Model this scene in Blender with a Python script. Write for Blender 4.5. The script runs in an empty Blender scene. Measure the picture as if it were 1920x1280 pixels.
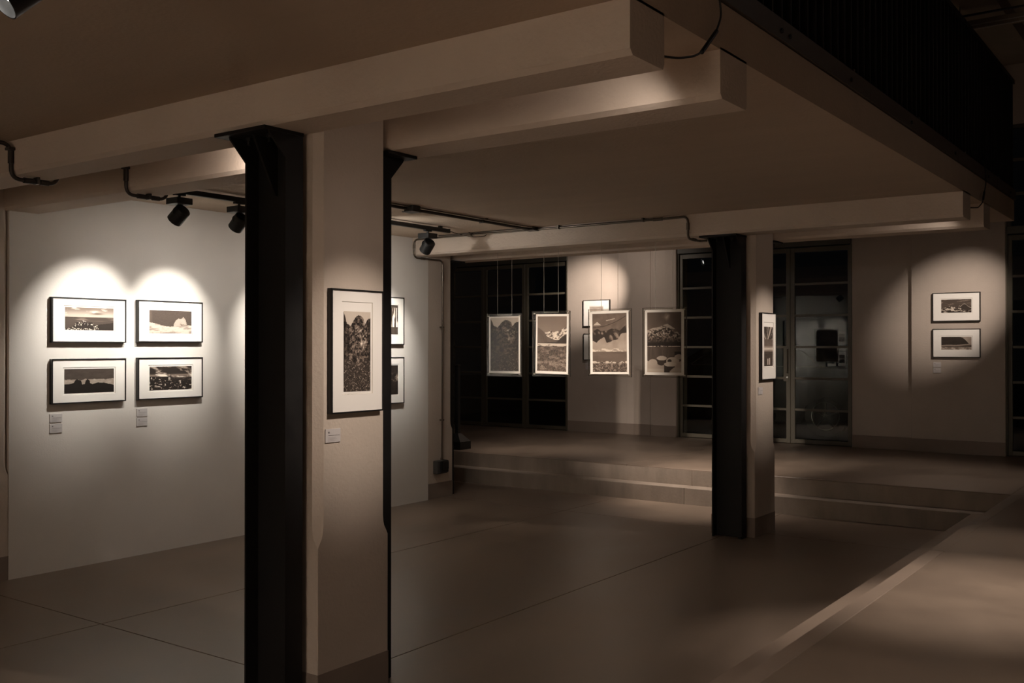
import bpy, math, random
import numpy as np
from mathutils import Matrix, Vector, noise as mnoise
random.seed(4)
S = bpy.context.scene
COL = S.collection

# ------------------------------------------------------------ camera, world, exposure
FPX = 1870.0
YAW, PIT = math.radians(35.77), math.radians(0.34)
cam_d = bpy.data.cameras.new('camera')
cam_d.sensor_fit = 'HORIZONTAL'; cam_d.sensor_width = 36.0
cam_d.lens = 36.0 * FPX / 1920.0
cam_d.clip_start = 0.05; cam_d.clip_end = 200
cam = bpy.data.objects.new('camera', cam_d); COL.objects.link(cam)
cam.location = (0, 0, 1.64)
cam.rotation_euler = (math.radians(90) + PIT, 0, YAW)
S.camera = cam

w = bpy.data.worlds.new('night'); S.world = w; w.use_nodes = True
w.node_tree.nodes['Background'].inputs[0].default_value = (0.10, 0.10, 0.12, 1)
w.node_tree.nodes['Background'].inputs[1].default_value = 0.004

S.view_settings.view_transform = 'Standard'
S.view_settings.look = 'None'
S.view_settings.gamma = 1.0
S.view_settings.use_curve_mapping = False
S.view_settings.exposure = 1.6
S.cycles.use_denoising = True
S.cycles.max_bounces = 10
S.cycles.diffuse_bounces = 6
S.cycles.transparent_max_bounces = 24
S.cycles.sample_clamp_indirect = 3.0

WARM = (1.0, 0.86, 0.755)
NEUT = (1.0, 0.95, 0.88)

def spot(name, loc, target, watts, size, blend=0.6, color=WARM, radius=0.03):
    d = bpy.data.lights.new(name, 'SPOT')
    d.energy = watts; d.color = color; d.spot_size = math.radians(size)
    d.spot_blend = blend; d.shadow_soft_size = radius
    o = bpy.data.objects.new(name, d); COL.objects.link(o)
    o.location = loc
    o.rotation_euler = (Vector(target) - Vector(loc)).to_track_quat('-Z', 'Y').to_euler()
    return o

def lamp(name, loc, target, watts, size, blend, spill=0.0, color=WARM, radius=.03):
    """gallery spotlight: a beam plus the faint wide spill of its reflector"""
    spot(name, loc, target, watts, size, blend, color, radius)
    if spill: spot(name + '_spill', loc, target, spill, 165, 1.0, color, radius)

# lamps outside the frame or hidden between the beams; added fills come last
lamp('beam_lamp_near_column', (-1.75, 3.37, 2.70), (-3.33, 3.36, 1.52), 43.7, 32, 1.0, 1.55)
lamp('beam_lamp_near_column_wide', (-1.75, 3.37, 2.70), (-3.33, 3.36, 1.70), 3.0, 56, 1.0, 0)
lamp('beam_lamp_far_column', (-1.75, 8.44, 2.70), (-3.33, 8.43, 1.56), 39.4, 37, 1.0, 1.14)
lamp('beam_lamp_hanging_prints', (-4.13, 3.37, 2.63), (-5.05, 8.2, 1.70), 440, 24, 0.9, 5)
lamp('beam_lamp_steps', (-4.35, 8.36, 2.64), (-4.45, 9.45, 0.1), 60, 50, 1.0, 0)
lamp('beam_lamp_landing', (-4.6, 9.25, 2.70), (-4.7, 10.4, 0.34), 85, 66, 1.0, 3)
lamp('beam_lamp_landing_left', (-7.4, 9.25, 2.70), (-7.2, 10.9, 0.34), 45, 66, 1.0, 0)
lamp('hall_lamp_right_wall', (-0.9, 10.6, 3.7), (-2.78, 13.1, 2.12), 165, 24, 1.0, 1)
# (the lamp that lights the rear wall behind the third hanging print is built with its track below)
lamp('hall_lamp_floor_right', (0.9, 7.0, 4.6), (-1.0, 5.75, 0.34), 300, 28, 1.0, 2)
lamp('hall_lamp_floor_right_far', (0.9, 7.6, 4.6), (-1.05, 7.2, 0.34), 60, 22, 1.0, 0)
lamp('hall_lamp_landing', (0.5, 11.4, 4.6), (-2.7, 10.7, 0.34), 80, 40, 1.0, 0)
lamp('hall_lamp_floor_near', (2.2, 1.0, 4.6), (-0.6, 3.6, 0.34), 36.4, 50, 1.0, 0.77)
lamp('track_lamp_behind_post', (-6.1, 5.75, 2.60), (-7.0, 6.02, 1.70), 38, 50, 1.0, 2.0, NEUT)
lamp('track_lamp_behind_column', (-6.1, 6.35, 2.58), (-7.0, 6.70, 1.60), 55, 50, 1.0, 3, NEUT)
lamp('track_lamp_to_beam', (-6.1, 6.25, 2.58), (-5.8, 7.9, 2.45), 8.0, 90, 1.0, 0, NEUT)
lamp('bay_fill_left', (-6.1, -1.7, 2.6), (-7.03, -1.9, 1.6), 17.5, 55, 1.0, 1.04, NEUT)  # added behind the camera to bounce light off the unseen left wall
lamp('rear_wall_bounce_fill', (-1.3, -3.3, 2.6), (-1.3, -4.5, 1.7), 612.9, 80, 1.0, 7.36, NEUT)  # added fill: bounce off the wall behind the camera brightens the beam fronts
lamp('floor_bounce_fill_behind', (-3.2, -0.6, 2.7), (-3.4, 0.6, 0.0), 30.3, 100, 1.0, 0.00, WARM)  # added fill, its floor bounce lifts the soffit
lamp('bay_fill_floor_middle', (-1.95, 6.0, 2.74), (-2.6, 6.0, 0.0), 4.4, 70, 1.0, 0.00, WARM)  # added soft fill for the floor between the columns
lamp('hall_fill_behind', (1.5, -1.0, 4.6), (0.8, 1.2, 0.34), 299.4, 70, 1.0, 0.00, WARM)  # added fill behind the camera for the hall's ambient bounce

# ------------------------------------------------------------ materials
def new_mat(name):
    m = bpy.data.materials.new(name); m.use_nodes = True
    return m, m.node_tree, m.node_tree.nodes['Principled BSDF']

def plain(name, col, rough=0.6, metal=0.0, spec=0.5):
    m, nt, b = new_mat(name)
    b.inputs['Base Color'].default_value = (*col, 1)
    b.inputs['Roughness'].default_value = rough
    b.inputs['Metallic'].default_value = metal
    b.inputs['Specular IOR Level'].default_value = spec
    return m

def mottled(name, c1, c2, scale=3.0, rough=(0.5, 0.7), bump=0.0, bscale=60, stretch=(1, 1, 1), detail=6, spec=0.5):
    m, nt, b = new_mat(name)
    tc = nt.nodes.new('ShaderNodeTexCoord'); mp = nt.nodes.new('ShaderNodeMapping')
    geo = nt.nodes.new('ShaderNodeNewGeometry')
    mp.inputs['Scale'].default_value = stretch
    nt.links.new(geo.outputs['Position'], mp.inputs['Vector'])
    n = nt.nodes.new('ShaderNodeTexNoise'); n.inputs['Scale'].default_value = scale
    n.inputs['Detail'].default_value = detail; n.inputs['Roughness'].default_value = 0.6
    nt.links.new(mp.outputs[0], n.inputs['Vector'])
    r = nt.nodes.new('ShaderNodeValToRGB')
    r.color_ramp.elements[0].position = 0.32; r.color_ramp.elements[0].color = (*c1, 1)
    r.color_ramp.elements[1].position = 0.68; r.color_ramp.elements[1].color = (*c2, 1)
    nt.links.new(n.outputs['Fac'], r.inputs['Fac'])
    nt.links.new(r.outputs['Color'], b.inputs['Base Color'])
    mr = nt.nodes.new('ShaderNodeMapRange')
    mr.inputs['From Min'].default_value = 0.3; mr.inputs['From Max'].default_value = 0.7
    mr.inputs['To Min'].default_value = rough[0]; mr.inputs['To Max'].default_value = rough[1]
    nt.links.new(n.outputs['Fac'], mr.inputs['Value'])
    nt.links.new(mr.outputs['Result'], b.inputs['Roughness'])
    b.inputs['Specular IOR Level'].default_value = spec
    if bump:
        n2 = nt.nodes.new('ShaderNodeTexNoise'); n2.inputs['Scale'].default_value = bscale
        n2.inputs['Detail'].default_value = 4
        nt.links.new(geo.outputs['Position'], n2.inputs['Vector'])
        bp = nt.nodes.new('ShaderNodeBump'); bp.inputs['Strength'].default_value = bump
        bp.inputs['Distance'].default_value = 0.01
        nt.links.new(n2.outputs['Fac'], bp.inputs['Height'])
        nt.links.new(bp.outputs['Normal'], b.inputs['Normal'])
    return m

M = {}
M['plaster'] = mottled('painted plaster', (.52, .44, .365), (.57, .48, .40), 2.2, (.8, .95), .25, 55, spec=.25)
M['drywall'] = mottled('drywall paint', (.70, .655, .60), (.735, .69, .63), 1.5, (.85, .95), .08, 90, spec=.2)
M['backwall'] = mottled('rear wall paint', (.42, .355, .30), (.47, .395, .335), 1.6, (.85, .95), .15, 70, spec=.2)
M['beam'] = mottled('lightened beam plaster', (.62, .525, .44), (.67, .57, .48), 2.2, (.8, .95), .25, 55, spec=.25)  # column plaster made lighter, standing in for bounce light on the beams
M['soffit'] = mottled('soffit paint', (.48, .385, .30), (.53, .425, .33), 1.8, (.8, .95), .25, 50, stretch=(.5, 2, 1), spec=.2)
M['skirt'] = mottled('grey skirting paint', (.23, .18, .145), (.26, .205, .165), 3, (.7, .85), .1, 50, spec=.3)
M['floor'] = mottled('polished concrete', (.135, .100, .075), (.235, .176, .132), 1.3, (.28, .46), .03, 25, stretch=(1, .55, 1), detail=9)
M['floor_hall'] = mottled('hall concrete', (.19, .14, .105), (.28, .21, .155), 1.7, (.36, .52), .04, 25, detail=9)
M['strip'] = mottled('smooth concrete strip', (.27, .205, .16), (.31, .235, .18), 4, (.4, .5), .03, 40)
M['riser'] = mottled('cast concrete riser', (.20, .16, .125), (.30, .24, .19), 5, (.6, .8), .2, 40, stretch=(1, 1, .25), detail=9)
M['steel'] = mottled('black painted steel', (.0085, .0078, .0078), (.0135, .0122, .0115), 8, (.5, .62), .04, 40, spec=.3)
M['black'] = plain('black lamp enamel', (.006, .006, .006), .42)
M['band'] = mottled('dark fascia steel', (.075, .060, .05), (.09, .072, .06), 4, (.5, .6), 0)
M['frame'] = plain('black frame lacquer', (.007, .006, .006), .4)
M['mat'] = plain('mat board', (.83, .79, .73), .9, spec=.2)
M['bevel'] = plain('mat board bevel', (.62, .57, .50), .9, spec=.2)
M['plaque'] = plain('plaque card', (.56, .52, .50), .7, spec=.3)
M['ink'] = plain('plaque ink', (.08, .07, .07), .8)
M['ink2'] = plain('plaque pale ink', (.36, .32, .31), .8)
M['conduit'] = plain('galvanised conduit', (.16, .135, .11), .32, .85)
M['conduit_dark'] = plain('dark conduit', (.055, .045, .038), .4, .5)
M['boxgrey'] = plain('grey plastic', (.07, .065, .06), .55)
M['doorframe'] = plain('olive grey door steel', (.115, .100, .072), .45, spec=.4)
M['header'] = plain('grey header steel', (.075, .07, .056), .5)
M['wire'] = plain('steel wire', (.62, .58, .50), .3, .7)
M['white'] = plain('white metal', (.5, .45, .4), .5)
M['ceiling_hall'] = mottled('hall ceiling concrete', (.20, .165, .13), (.26, .21, .165), 1.2, (.8, .9), .2, 20, spec=.2)
M['asphalt'] = mottled('asphalt', (.04, .037, .034), (.06, .055, .05), 6, (.7, .9), .2, 60)
M['car'] = plain('dark car paint', (.008, .008, .009), .15)
M['chrome'] = plain('chrome', (.8, .78, .75), .1, 1.0)
M['rim'] = plain('dull alloy', (.25, .24, .23), .35, .9)
M['rubber'] = plain('rubber', (.012, .012, .012), .8)

def glass(name, refl, tint=(1, 1, 1)):
    m = bpy.data.materials.new(name); m.use_nodes = True
    nt = m.node_tree; nt.nodes.clear()
    out = nt.nodes.new('ShaderNodeOutputMaterial')
    mix = nt.nodes.new('ShaderNodeMixShader')
    tr = nt.nodes.new('ShaderNodeBsdfTransparent'); tr.inputs[0].default_value = (*tint, 1)
    gl = nt.nodes.new('ShaderNodeBsdfGlossy'); gl.inputs['Roughness'].default_value = 0.0
    gl.inputs['Color'].default_value = (1, 1, 1, 1)
    fr = nt.nodes.new('ShaderNodeFresnel'); fr.inputs['IOR'].default_value = 1.5
    ml = nt.nodes.new('ShaderNodeMath'); ml.operation = 'MULTIPLY'; ml.inputs[1].default_value = refl
    ml.use_clamp = True
    nt.links.new(fr.outputs[0], ml.inputs[0]); nt.links.new(ml.outputs[0], mix.inputs[0])
    nt.links.new(tr.outputs[0], mix.inputs[1]); nt.links.new(gl.outputs[0], mix.inputs[2])
    nt.links.new(mix.outputs[0], out.inputs[0])
    return m
M['pane'] = glass('door glass', .85, (.80, .82, .78))
M['acrylic'] = glass('clear acrylic', .28, (.965, .96, .95))

m, nt, b = new_mat('acrylic edge')
b.inputs['Base Color'].default_value = (.11, .095, .08, 1); b.inputs['Roughness'].default_value = .2
b.inputs['Transmission Weight'].default_value = .5
M['edge'] = m

m, nt, b = new_mat('lit lamp lens')
b.inputs['Emission Color'].default_value = (1, .95, .88, 1)
b.inputs['Emission Strength'].default_value = 16.0
b.inputs['Base Color'].default_value = (.8, .8, .8, 1)
M['lens'] = m

m, nt, b = new_mat('ink print')
at = nt.nodes.new('ShaderNodeAttribute'); at.attribute_name = 'Col'
nt.links.new(at.outputs['Color'], b.inputs['Base Color'])
b.inputs['Roughness'].default_value = .75; b.inputs['Specular IOR Level'].default_value = .2
M['print'] = m

# ------------------------------------------------------------ mesh helpers
class MB:
    def __init__(s): s.v = []; s.f = []; s.sm = False
    def add(s, vs, fs):
        k = len(s.v); s.v += [tuple(v) for v in vs]; s.f += [tuple(i + k for i in f) for f in fs]; return s
    def box(s, x0, x1, y0, y1, z0, z1):
        vs = [(x0, y0, z0), (x1, y0, z0), (x1, y1, z0), (x0, y1, z0), (x0, y0, z1), (x1, y0, z1), (x1, y1, z1), (x0, y1, z1)]
        return s.add(vs, [(0, 3, 2, 1), (4, 5, 6, 7), (0, 1, 5, 4), (1, 2, 6, 5), (2, 3, 7, 6), (3, 0, 4, 7)])
    def bbox(s, x0, x1, y0, y1, z0, z1, c=.004):
        """box with all edges bevelled by c"""
        vs = []
        X, Y, Z = (x0, x1), (y0, y1), (z0, z1)
        idx = {}
        for i in (0, 1):
            for j in (0, 1):
                for k in (0, 1):
                    for ax in range(3):
                        p = [X[i], Y[j], Z[k]]; d = [c if i == 0 else -c, c if j == 0 else -c, c if k == 0 else -c]
                        for a in range(3):
                            if a != ax: p[a] += d[a]
                        idx[(i, j, k, ax)] = len(vs); vs.append(p)
        fs = []
        I = lambda i, j, k, a: idx[(i, j, k, a)]
        fs.append([I(0, 0, 0, 0), I(0, 0, 1, 0), I(0, 1, 1, 0), I(0, 1, 0, 0)])
        fs.append([I(1, 0, 0, 0), I(1, 1, 0, 0), I(1, 1, 1, 0), I(1, 0, 1, 0)])
        fs.append([I(0, 0, 0, 1), I(1, 0, 0, 1), I(1, 0, 1, 1), I(0, 0, 1, 1)])
        fs.append([I(0, 1, 0, 1), I(0, 1, 1, 1), I(1, 1, 1, 1), I(1, 1, 0, 1)])
        fs.append([I(0, 0, 0, 2), I(0, 1, 0, 2), I(1, 1, 0, 2), I(1, 0, 0, 2)])
        fs.append([I(0, 0, 1, 2), I(1, 0, 1, 2), I(1, 1, 1, 2), I(0, 1, 1, 2)])
        for i in (0, 1):
            for j in (0, 1): fs.append([I(i, j, 0, 0), I(i, j, 1, 0), I(i, j, 1, 1), I(i, j, 0, 1)])
            for k in (0, 1): fs.append([I(i, 0, k, 0), I(i, 1, k, 0), I(i, 1, k, 2), I(i, 0, k, 2)])
        for j in (0, 1):
            for k in (0, 1): fs.append([I(0, j, k, 1), I(1, j, k, 1), I(1, j, k, 2), I(0, j, k, 2)])
        for i in (0, 1):
            for j in (0, 1):
                for k in (0, 1): fs.append([I(i, j, k, 0), I(i, j, k, 1), I(i, j, k, 2)])
        return s.add(vs, fs)
    def prism(s, pts, axis, a, b):
        """extrude a 2D outline along an axis: axis 'x' -> pts are (y,z); 'y' -> (x,z); 'z' -> (x,y)"""
        def P(p, t): return {'x': (t, p[0], p[1]), 'y': (p[0], t, p[1]), 'z': (p[0], p[1], t)}[axis]
        n = len(pts)
        vs = [P(p, a) for p in pts] + [P(p, b) for p in pts]
        fs = [tuple(range(n))[::-1], tuple(range(n, 2 * n))] + [(i, (i + 1) % n, n + (i + 1) % n, n + i) for i in range(n)]
        return s.add(vs, fs)
    def cyl(s, p0, p1, r0, r1=None, n=20, cap=True):
        r1 = r0 if r1 is None else r1
        p0, p1 = Vector(p0), Vector(p1); d = (p1 - p0).normalized()
        u = d.orthogonal().normalized(); v = d.cross(u)
        vs = []
        for p, r in ((p0, r0), (p1, r1)):
            for i in range(n):
                a = 2 * math.pi * i / n; vs.append(p + (u * math.cos(a) + v * math.sin(a)) * r)
        fs = [(i, (i + 1) % n, n + (i + 1) % n, n + i) for i in range(n)]
        if cap: fs += [tuple(range(n))[::-1], tuple(range(n, 2 * n))]
        return s.add(vs, fs)
    def lathe(s, prof, n=32):
        """profile of (r, z) turned around z"""
        vs = []
        for r, z in prof:
            for i in range(n):
                a = 2 * math.pi * i / n; vs.append((r * math.cos(a), r * math.sin(a), z))
        fs = []
        for k in range(len(prof) - 1):
            for i in range(n):
                j = (i + 1) % n; fs.append((k * n + i, k * n + j, (k + 1) * n + j, (k + 1) * n + i))
        return s.add(vs, fs)
    def tube(s, path, r, n=10, bend=0.0, seg=6):
        P = [Vector(p) for p in path]
        if bend > 0:
            Q = [P[0]]
            for i in range(1, len(P) - 1):
                a, b, c = P[i - 1], P[i], P[i + 1]
                d1 = (a - b); d2 = (c - b); L = min(bend, d1.length * .5, d2.length * .5)
                q0 = b + d1.normalized() * L; q1 = b + d2.normalized() * L
                for k in range(seg + 1):
                    t = k / seg; Q.append(q0 * (1 - t) ** 2 + b * 2 * t * (1 - t) + q1 * t * t)
            Q.append(P[-1]); P = Q
        rings = []
        up = None
        for i, p in enumerate(P):
            d = (P[min(i + 1, len(P) - 1)] - P[max(i - 1, 0)]).normalized()
            if up is None: up = d.orthogonal().normalized()
            up = (up - d * up.dot(d)).normalized(); v = d.cross(up)
            rings.append([p + (up * math.cos(2 * math.pi * k / n) + v * math.sin(2 * math.pi * k / n)) * r for k in range(n)])
        vs = [q for R in rings for q in R]
        fs = [(i * n + k, i * n + (k + 1) % n, (i + 1) * n + (k + 1) % n, (i + 1) * n + k) for i in range(len(P) - 1) for k in range(n)]
        fs += [tuple(range(n))[::-1], tuple(range(len(vs) - n, len(vs)))]
        return s.add(vs, fs)
    def mesh(s, name, mat, smooth=False):
        me = bpy.data.meshes.new(name)
        me.from_pydata(s.v, [], s.f); me.materials.append(mat); me.update()
        if smooth:
            me.shade_smooth()
            me.set_sharp_from_angle(angle=math.radians(35))
        import bmesh
        bm = bmesh.new(); bm.from_mesh(me); bmesh.ops.recalc_face_normals(bm, faces=bm.faces); bm.to_mesh(me); bm.free()
        return me

def link(name, me, parent=None, **tags):
    o = bpy.data.objects.new(name, me); COL.objects.link(o)
    if parent: o.parent = parent
    for k, v in tags.items(): o[k] = v
    return o
def obj(name, mb, mat, parent=None, smooth=False, **tags):
    return link(name, mb.mesh(name, M[mat] if isinstance(mat, str) else mat, smooth), parent, **tags)
def thing(name, label, category, loc=(0, 0, 0), rz=0, group=None, kind=None):
    o = bpy.data.objects.new(name, None); COL.objects.link(o)
    o.location = loc; o.rotation_euler = (0, 0, rz); o.empty_display_size = .1
    o['label'] = label; o['category'] = category
    if group: o['group'] = group
    if kind: o['kind'] = kind
    return o
def struct(name, mb, mat, label=None, smooth=False):
    o = obj(name, mb, mat, None, smooth); o['kind'] = 'structure'
    if label: o['label'] = label
    return o
def struct_root(name, label=None, loc=(0, 0, 0)):
    o = bpy.data.objects.new(name, None); COL.objects.link(o); o.location = loc; o['kind'] = 'structure'
    if label: o['label'] = label
    return o

# ------------------------------------------------------------ dimensions (metres; pit floor is z = 0)
ZU, ZT = 0.34, 0.17                 # hall floor / middle tread
XE, XT = -1.575, -1.865             # edge of hall floor / middle tread along the hall side
YE, YT = 9.74, 9.53                 # the same towards the rear
ZB, ZC, ZS, ZD = 2.606, 2.795, 2.98, 3.08   # beam underside, soffit, slab top, deck top
XF = -1.60                          # mezzanine face
YF = 10.07                          # mezzanine end
YW = 13.15                          # rear wall
XL = -7.0                           # left wall
XC0, XC1 = -3.73, -3.33             # columns
Y0 = -4.5

# ------------------------------------------------------------ floors: slabs with sawn joints
fl = struct_root('floor', 'polished brown concrete floor of the sunken gallery, sawn into slabs')
obj('floor_base', MB().box(-8.2, XT - .002, Y0, YT - .002, -.2, -.012), 'riser', fl)
xs = [-8.2, -5.445, -3.60, XT - .002]; ys = [Y0, -1.7, 3.385, 8.45, YT - .002]
g = .0035
for i in range(3):
    for j in range(4):
        obj('slab', MB().bbox(xs[i] + g, xs[i + 1] - (g if i < 2 else 0), ys[j] + g, ys[j + 1] - (g if j < 3 else 0), -.012, 0, .0015), 'floor', fl)
fh = struct_root('floor_hall', 'raised brown concrete hall floor on the right, at camera level')
fh.name = 'floor.001'
obj('slab', MB().bbox(XE + .09, 5.0, Y0, 3.3, ZU - .3, ZU, .001), 'floor_hall', fh)
obj('slab', MB().bbox(XE + .09, 5.0, 3.306, YE - .003, ZU - .3, ZU, .001), 'floor_hall', fh)
obj('slab', MB().bbox(XE, XE + .09, 6.783, YE - .003, ZU - .3, ZU, .0005), 'floor_hall', fh)
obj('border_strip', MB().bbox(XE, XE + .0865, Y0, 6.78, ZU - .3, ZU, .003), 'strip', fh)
fp = struct_root('floor.002', 'raised concrete landing in front of the glazed rear doors')
obj('slab', MB().bbox(XE + .003, 5.0, YE + .003, YW + .1, ZU - .3, ZU, .001), 'floor', fp)
obj('slab', MB().bbox(-5.447, XE - .003, YE, YW + .1, ZU - .3, ZU, .003), 'floor', fp)
obj('slab', MB().bbox(-12.2, -5.453, YE, YW + .1, ZU - .3, ZU, .003), 'floor', fp)

st = struct_root('step', 'lower concrete step running around the sunken floor')
for a, b_ in ((-12.2, -7.8), (-7.796, -4.65), (-4.646, XE)):
    obj('tread', MB().bbox(a, b_, YT, YE - .002, -.1, ZT, .003), 'riser', st)
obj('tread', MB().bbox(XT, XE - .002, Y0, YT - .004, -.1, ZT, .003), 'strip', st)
# landing riser face pieces (the concrete face below the landing edge)
obj('riser_panel', MB().box(-12.2, -4.655, YE - .0045, YE + .02, ZT + .0015, ZU - .012), 'riser', st)
obj('riser_panel', MB().box(-4.65, XE - .002, YE - .0045, YE + .02, ZT + .0015, ZU - .012), 'riser', st)

# ------------------------------------------------------------ walls
def wall_box(name, x0, x1, y0, y1, z0, z1, mat, label): return struct(name, MB().box(x0, x1, y0, y1, z0, z1), mat, label)
wl = wall_box('wall_left', -7.14, XL, 3.64, 8.175, 0, ZC, 'drywall', 'white plasterboard wall on the left between two concrete pilasters')
wall_box('wall_left.001', -7.14, XL - .03, Y0, 3.11, 0, ZC, 'drywall', 'left wall nearer the camera, out of frame')
wall_box('wall_front', -8.2, 5.0, Y0 - .2, Y0, -.2, 5.0, 'plaster', 'wall behind the camera')
wall_box('wall_right', 5.0, 5.2, Y0 - .2, 14.0, -.2, 5.0, 'skirt', 'right-hand hall wall, out of frame')
wall_box('wall_left.002', -12.4, -12.2, 8.6, 13.4, 0, 5.0, 'plaster', 'far left end wall behind the pilaster')
wall_box('wall_left.003', -12.2, -7.45, 8.6, 8.75, 0, ZC, 'plaster', 'return wall behind the left pilaster')
# back wall between glazed openings
D1 = (-10.90, -8.405); D2 = (-6.505, -4.010); D3 = (-2.176, 0.319)
ZH = 2.995
wb = struct_root('wall_back', 'beige rear wall between the glazed doors')
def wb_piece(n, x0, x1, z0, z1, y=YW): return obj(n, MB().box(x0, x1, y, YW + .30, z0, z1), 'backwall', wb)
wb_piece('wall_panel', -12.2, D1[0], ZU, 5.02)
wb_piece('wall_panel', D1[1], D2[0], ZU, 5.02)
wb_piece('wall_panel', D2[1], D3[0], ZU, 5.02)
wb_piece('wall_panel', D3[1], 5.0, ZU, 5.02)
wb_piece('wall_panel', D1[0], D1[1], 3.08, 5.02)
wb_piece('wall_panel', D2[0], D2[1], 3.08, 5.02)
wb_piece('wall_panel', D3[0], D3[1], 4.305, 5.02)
obj('pilaster', MB().bbox(-6.885, D2[0] - .002, YW - .06, YW + .01, ZU, 5.0, .004), 'backwall', wb)
obj('pilaster', MB().bbox(-3.252, D3[0] - .002, YW - .06, YW + .01, ZU, 5.0, .004), 'backwall', wb)
obj('pilaster', MB().bbox(-7.345, -6.95, YW - .012, YW + .01, ZU, 5.0, .003), 'backwall', wb)
for x0, x1, y in ((D1[1] + .01, -7.345, YW), (-7.345, -6.95, YW - .012), (-6.95, -6.885, YW), (-6.885, D2[0] - .003, YW - .06),
                  (D2[1] + .01, -3.252, YW), (-3.252, D3[0] - .003, YW - .06)):
    o = obj('skirting', MB().box(x0, x1, y - .006, y, ZU, .502), 'skirt', wb)

# ------------------------------------------------------------ hall ceiling above
hc = struct('ceiling', MB().box(-12.4, 5.2, Y0 - .2, 13.5, 5.02, 5.3), 'ceiling_hall', 'dark concrete ceiling high above the hall')
for k, x in enumerate((-1.95, 1.4, 4.2)):
    struct('ceiling_beam', MB().prism([(x - .2, 5.02), (x + .2, 5.02), (x + .16, 4.93), (x - .16, 4.93)], 'y', Y0, 12.6), 'ceiling_hall', ['dark roof beam above the balustrade corner', 'roof beam of the hall, second from the mezzanine', 'roof beam of the hall nearest the right wall'][k])

# ------------------------------------------------------------ mezzanine
struct('ceiling.001', MB().box(-8.2, XF, Y0, YF, ZC, ZS), 'soffit', 'brown painted soffit under the mezzanine')
struct('floor.003', MB().box(-8.2, XF - .03, Y0, YF - .03, ZS, ZD), 'riser', 'mezzanine deck')
c = .02
lab = ['near ceiling beam crossing the top of the picture, above the front steel post', 'ceiling beam directly behind the near column',
       'far ceiling beam carrying the conduit along its top edge', 'rearmost ceiling beam, just behind the hanging prints']
for k, (a, b_) in enumerate(((2.905, 3.12), (3.62, 3.85), (7.94, 8.17), (8.70, 8.93))):
    pts = [(a - c, ZC + .01), (a - c, ZB + c), (a, ZB), (b_, ZB), (b_ + c * .5, ZB + c), (b_ + c * .5, ZC + .01)]
    struct('ceiling_beam', MB().prism(pts, 'x', -7.6, XF), 'beam', lab[k])
# two more pairs nearer than the picture shows are not built
fa = thing('fascia_band', 'dark steel fascia band along the mezzanine edge under the balustrade', 'fascia', kind='structure')
del fa['category']
yy = [1.0, 3.60, 5.55, 7.70, 9.20, YF + .01]
for i in range(5):
    obj('fascia_plate', MB().bbox(XF - .01, XF + .012, yy[i] + .002, yy[i + 1] - .002, ZS + .006, ZD, .002), 'band', fa)
obj('fascia_plate', MB().bbox(-8.0, XF + .012, YF - .002, YF + .012, ZS + .006, ZD, .002), 'band', fa)
for yb in (4.215, 4.315, 5.2, 6.4, 7.6, 8.8, 9.8):
    obj('bolt', MB().cyl((XF + .011, yb, 3.022), (XF + .021, yb, 3.022), .011, n=6), 'steel', fa)

ba = thing('balustrade', 'black steel balustrade of close upright bars along the mezzanine edge', 'balustrade')
bar = MB().bbox(-.0235, .0235, -.005, .005, ZD, 4.05, .001).mesh('baluster', M['steel'])
n = 0
y = 2.60
while y < YF:
    o = link('baluster', bar, ba); o.location = (XF - .022, y, 0); y += .1105; n += 1
x = XF - .15
for k in range(14):
    o = link('baluster', bar, ba); o.location = (XF - .15 - k * .1105, YF - .022, 0); o.rotation_euler = (0, 0, math.pi / 2)
obj('handrail', MB().bbox(XF - .05, XF + .008, 2.5, YF + .005, 4.045, 4.085, .003), 'steel', ba)
obj('handrail', MB().bbox(-3.2, XF - .051, YF - .05, YF + .005, 4.045, 4.085, .003), 'steel', ba)
obj('bottom_rail', MB().bbox(XF - .045, XF - .001, 2.5, YF, ZD, ZD + .012, .001), 'steel', ba)
for yb in (5.27, 6.61, 7.97, 9.3):
    obj('clip', MB().bbox(XF - .0, XF + .010, yb - .012, yb + .012, ZD + .001, ZD + .014, .001), 'conduit', ba)

# ------------------------------------------------------------ columns
def column(x0, x1, y0, y1, label, smooth=False):
    xc, yc = (x0 + x1) / 2, (y0 + y1) / 2
    root = struct_root('concrete_column', label, (xc, yc, 0))
    hx, hy = (x1 - x0) / 2, (y1 - y0) / 2
    def ring(c, hx=hx, hy=hy):
        return [(-hx + c, -hy), (hx - c, -hy), (hx, -hy + c), (hx, hy - c), (hx - c, hy), (-hx + c, hy), (-hx, hy - c), (-hx, -hy + c)]
    secs = [(0, .003), (.735, .003), (.755, .014), (.775, .026), (.80, .033), (.83, .036), (ZC + .005, .036)]
    vs = []; fs = []
    for z, c_ in secs: vs += [(x, y, z) for x, y in ring(c_)]
    for k in range(len(secs) - 1):
        for i in range(8):
            j = (i + 1) % 8; fs.append((k * 8 + i, k * 8 + j, k * 8 + 8 + j, k * 8 + 8 + i))
    fs += [tuple(range(8))[::-1], tuple(range(len(vs) - 8, len(vs)))]
    obj('shaft', MB().add(vs, fs), 'plaster', root)
    vs = [(x, y, z) for z in (0.001, .168) for x, y in ring(.003, hx + .003, hy + .003)]
    vi = [(x, y, z) for z in (0.001, .168) for x, y in ring(.003, hx - .01, hy - .01)]
    fs = []
    for i in range(8):
        j = (i + 1) % 8
        fs += [(i, j, 8 + j, 8 + i), (8 + i, 8 + j, 24 + j, 24 + i), (16 + i, 16 + j, 24 + j, 24 + i)]
    obj('skirting', MB().add(vs + vi, fs), 'skirt', root)
    return root
column(XC0, XC1, 3.128, 3.590, 'near beige concrete column carrying the tall framed print')
column(XC0, XC1, 8.200, 8.665, 'far beige concrete column standing before the steps')
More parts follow.
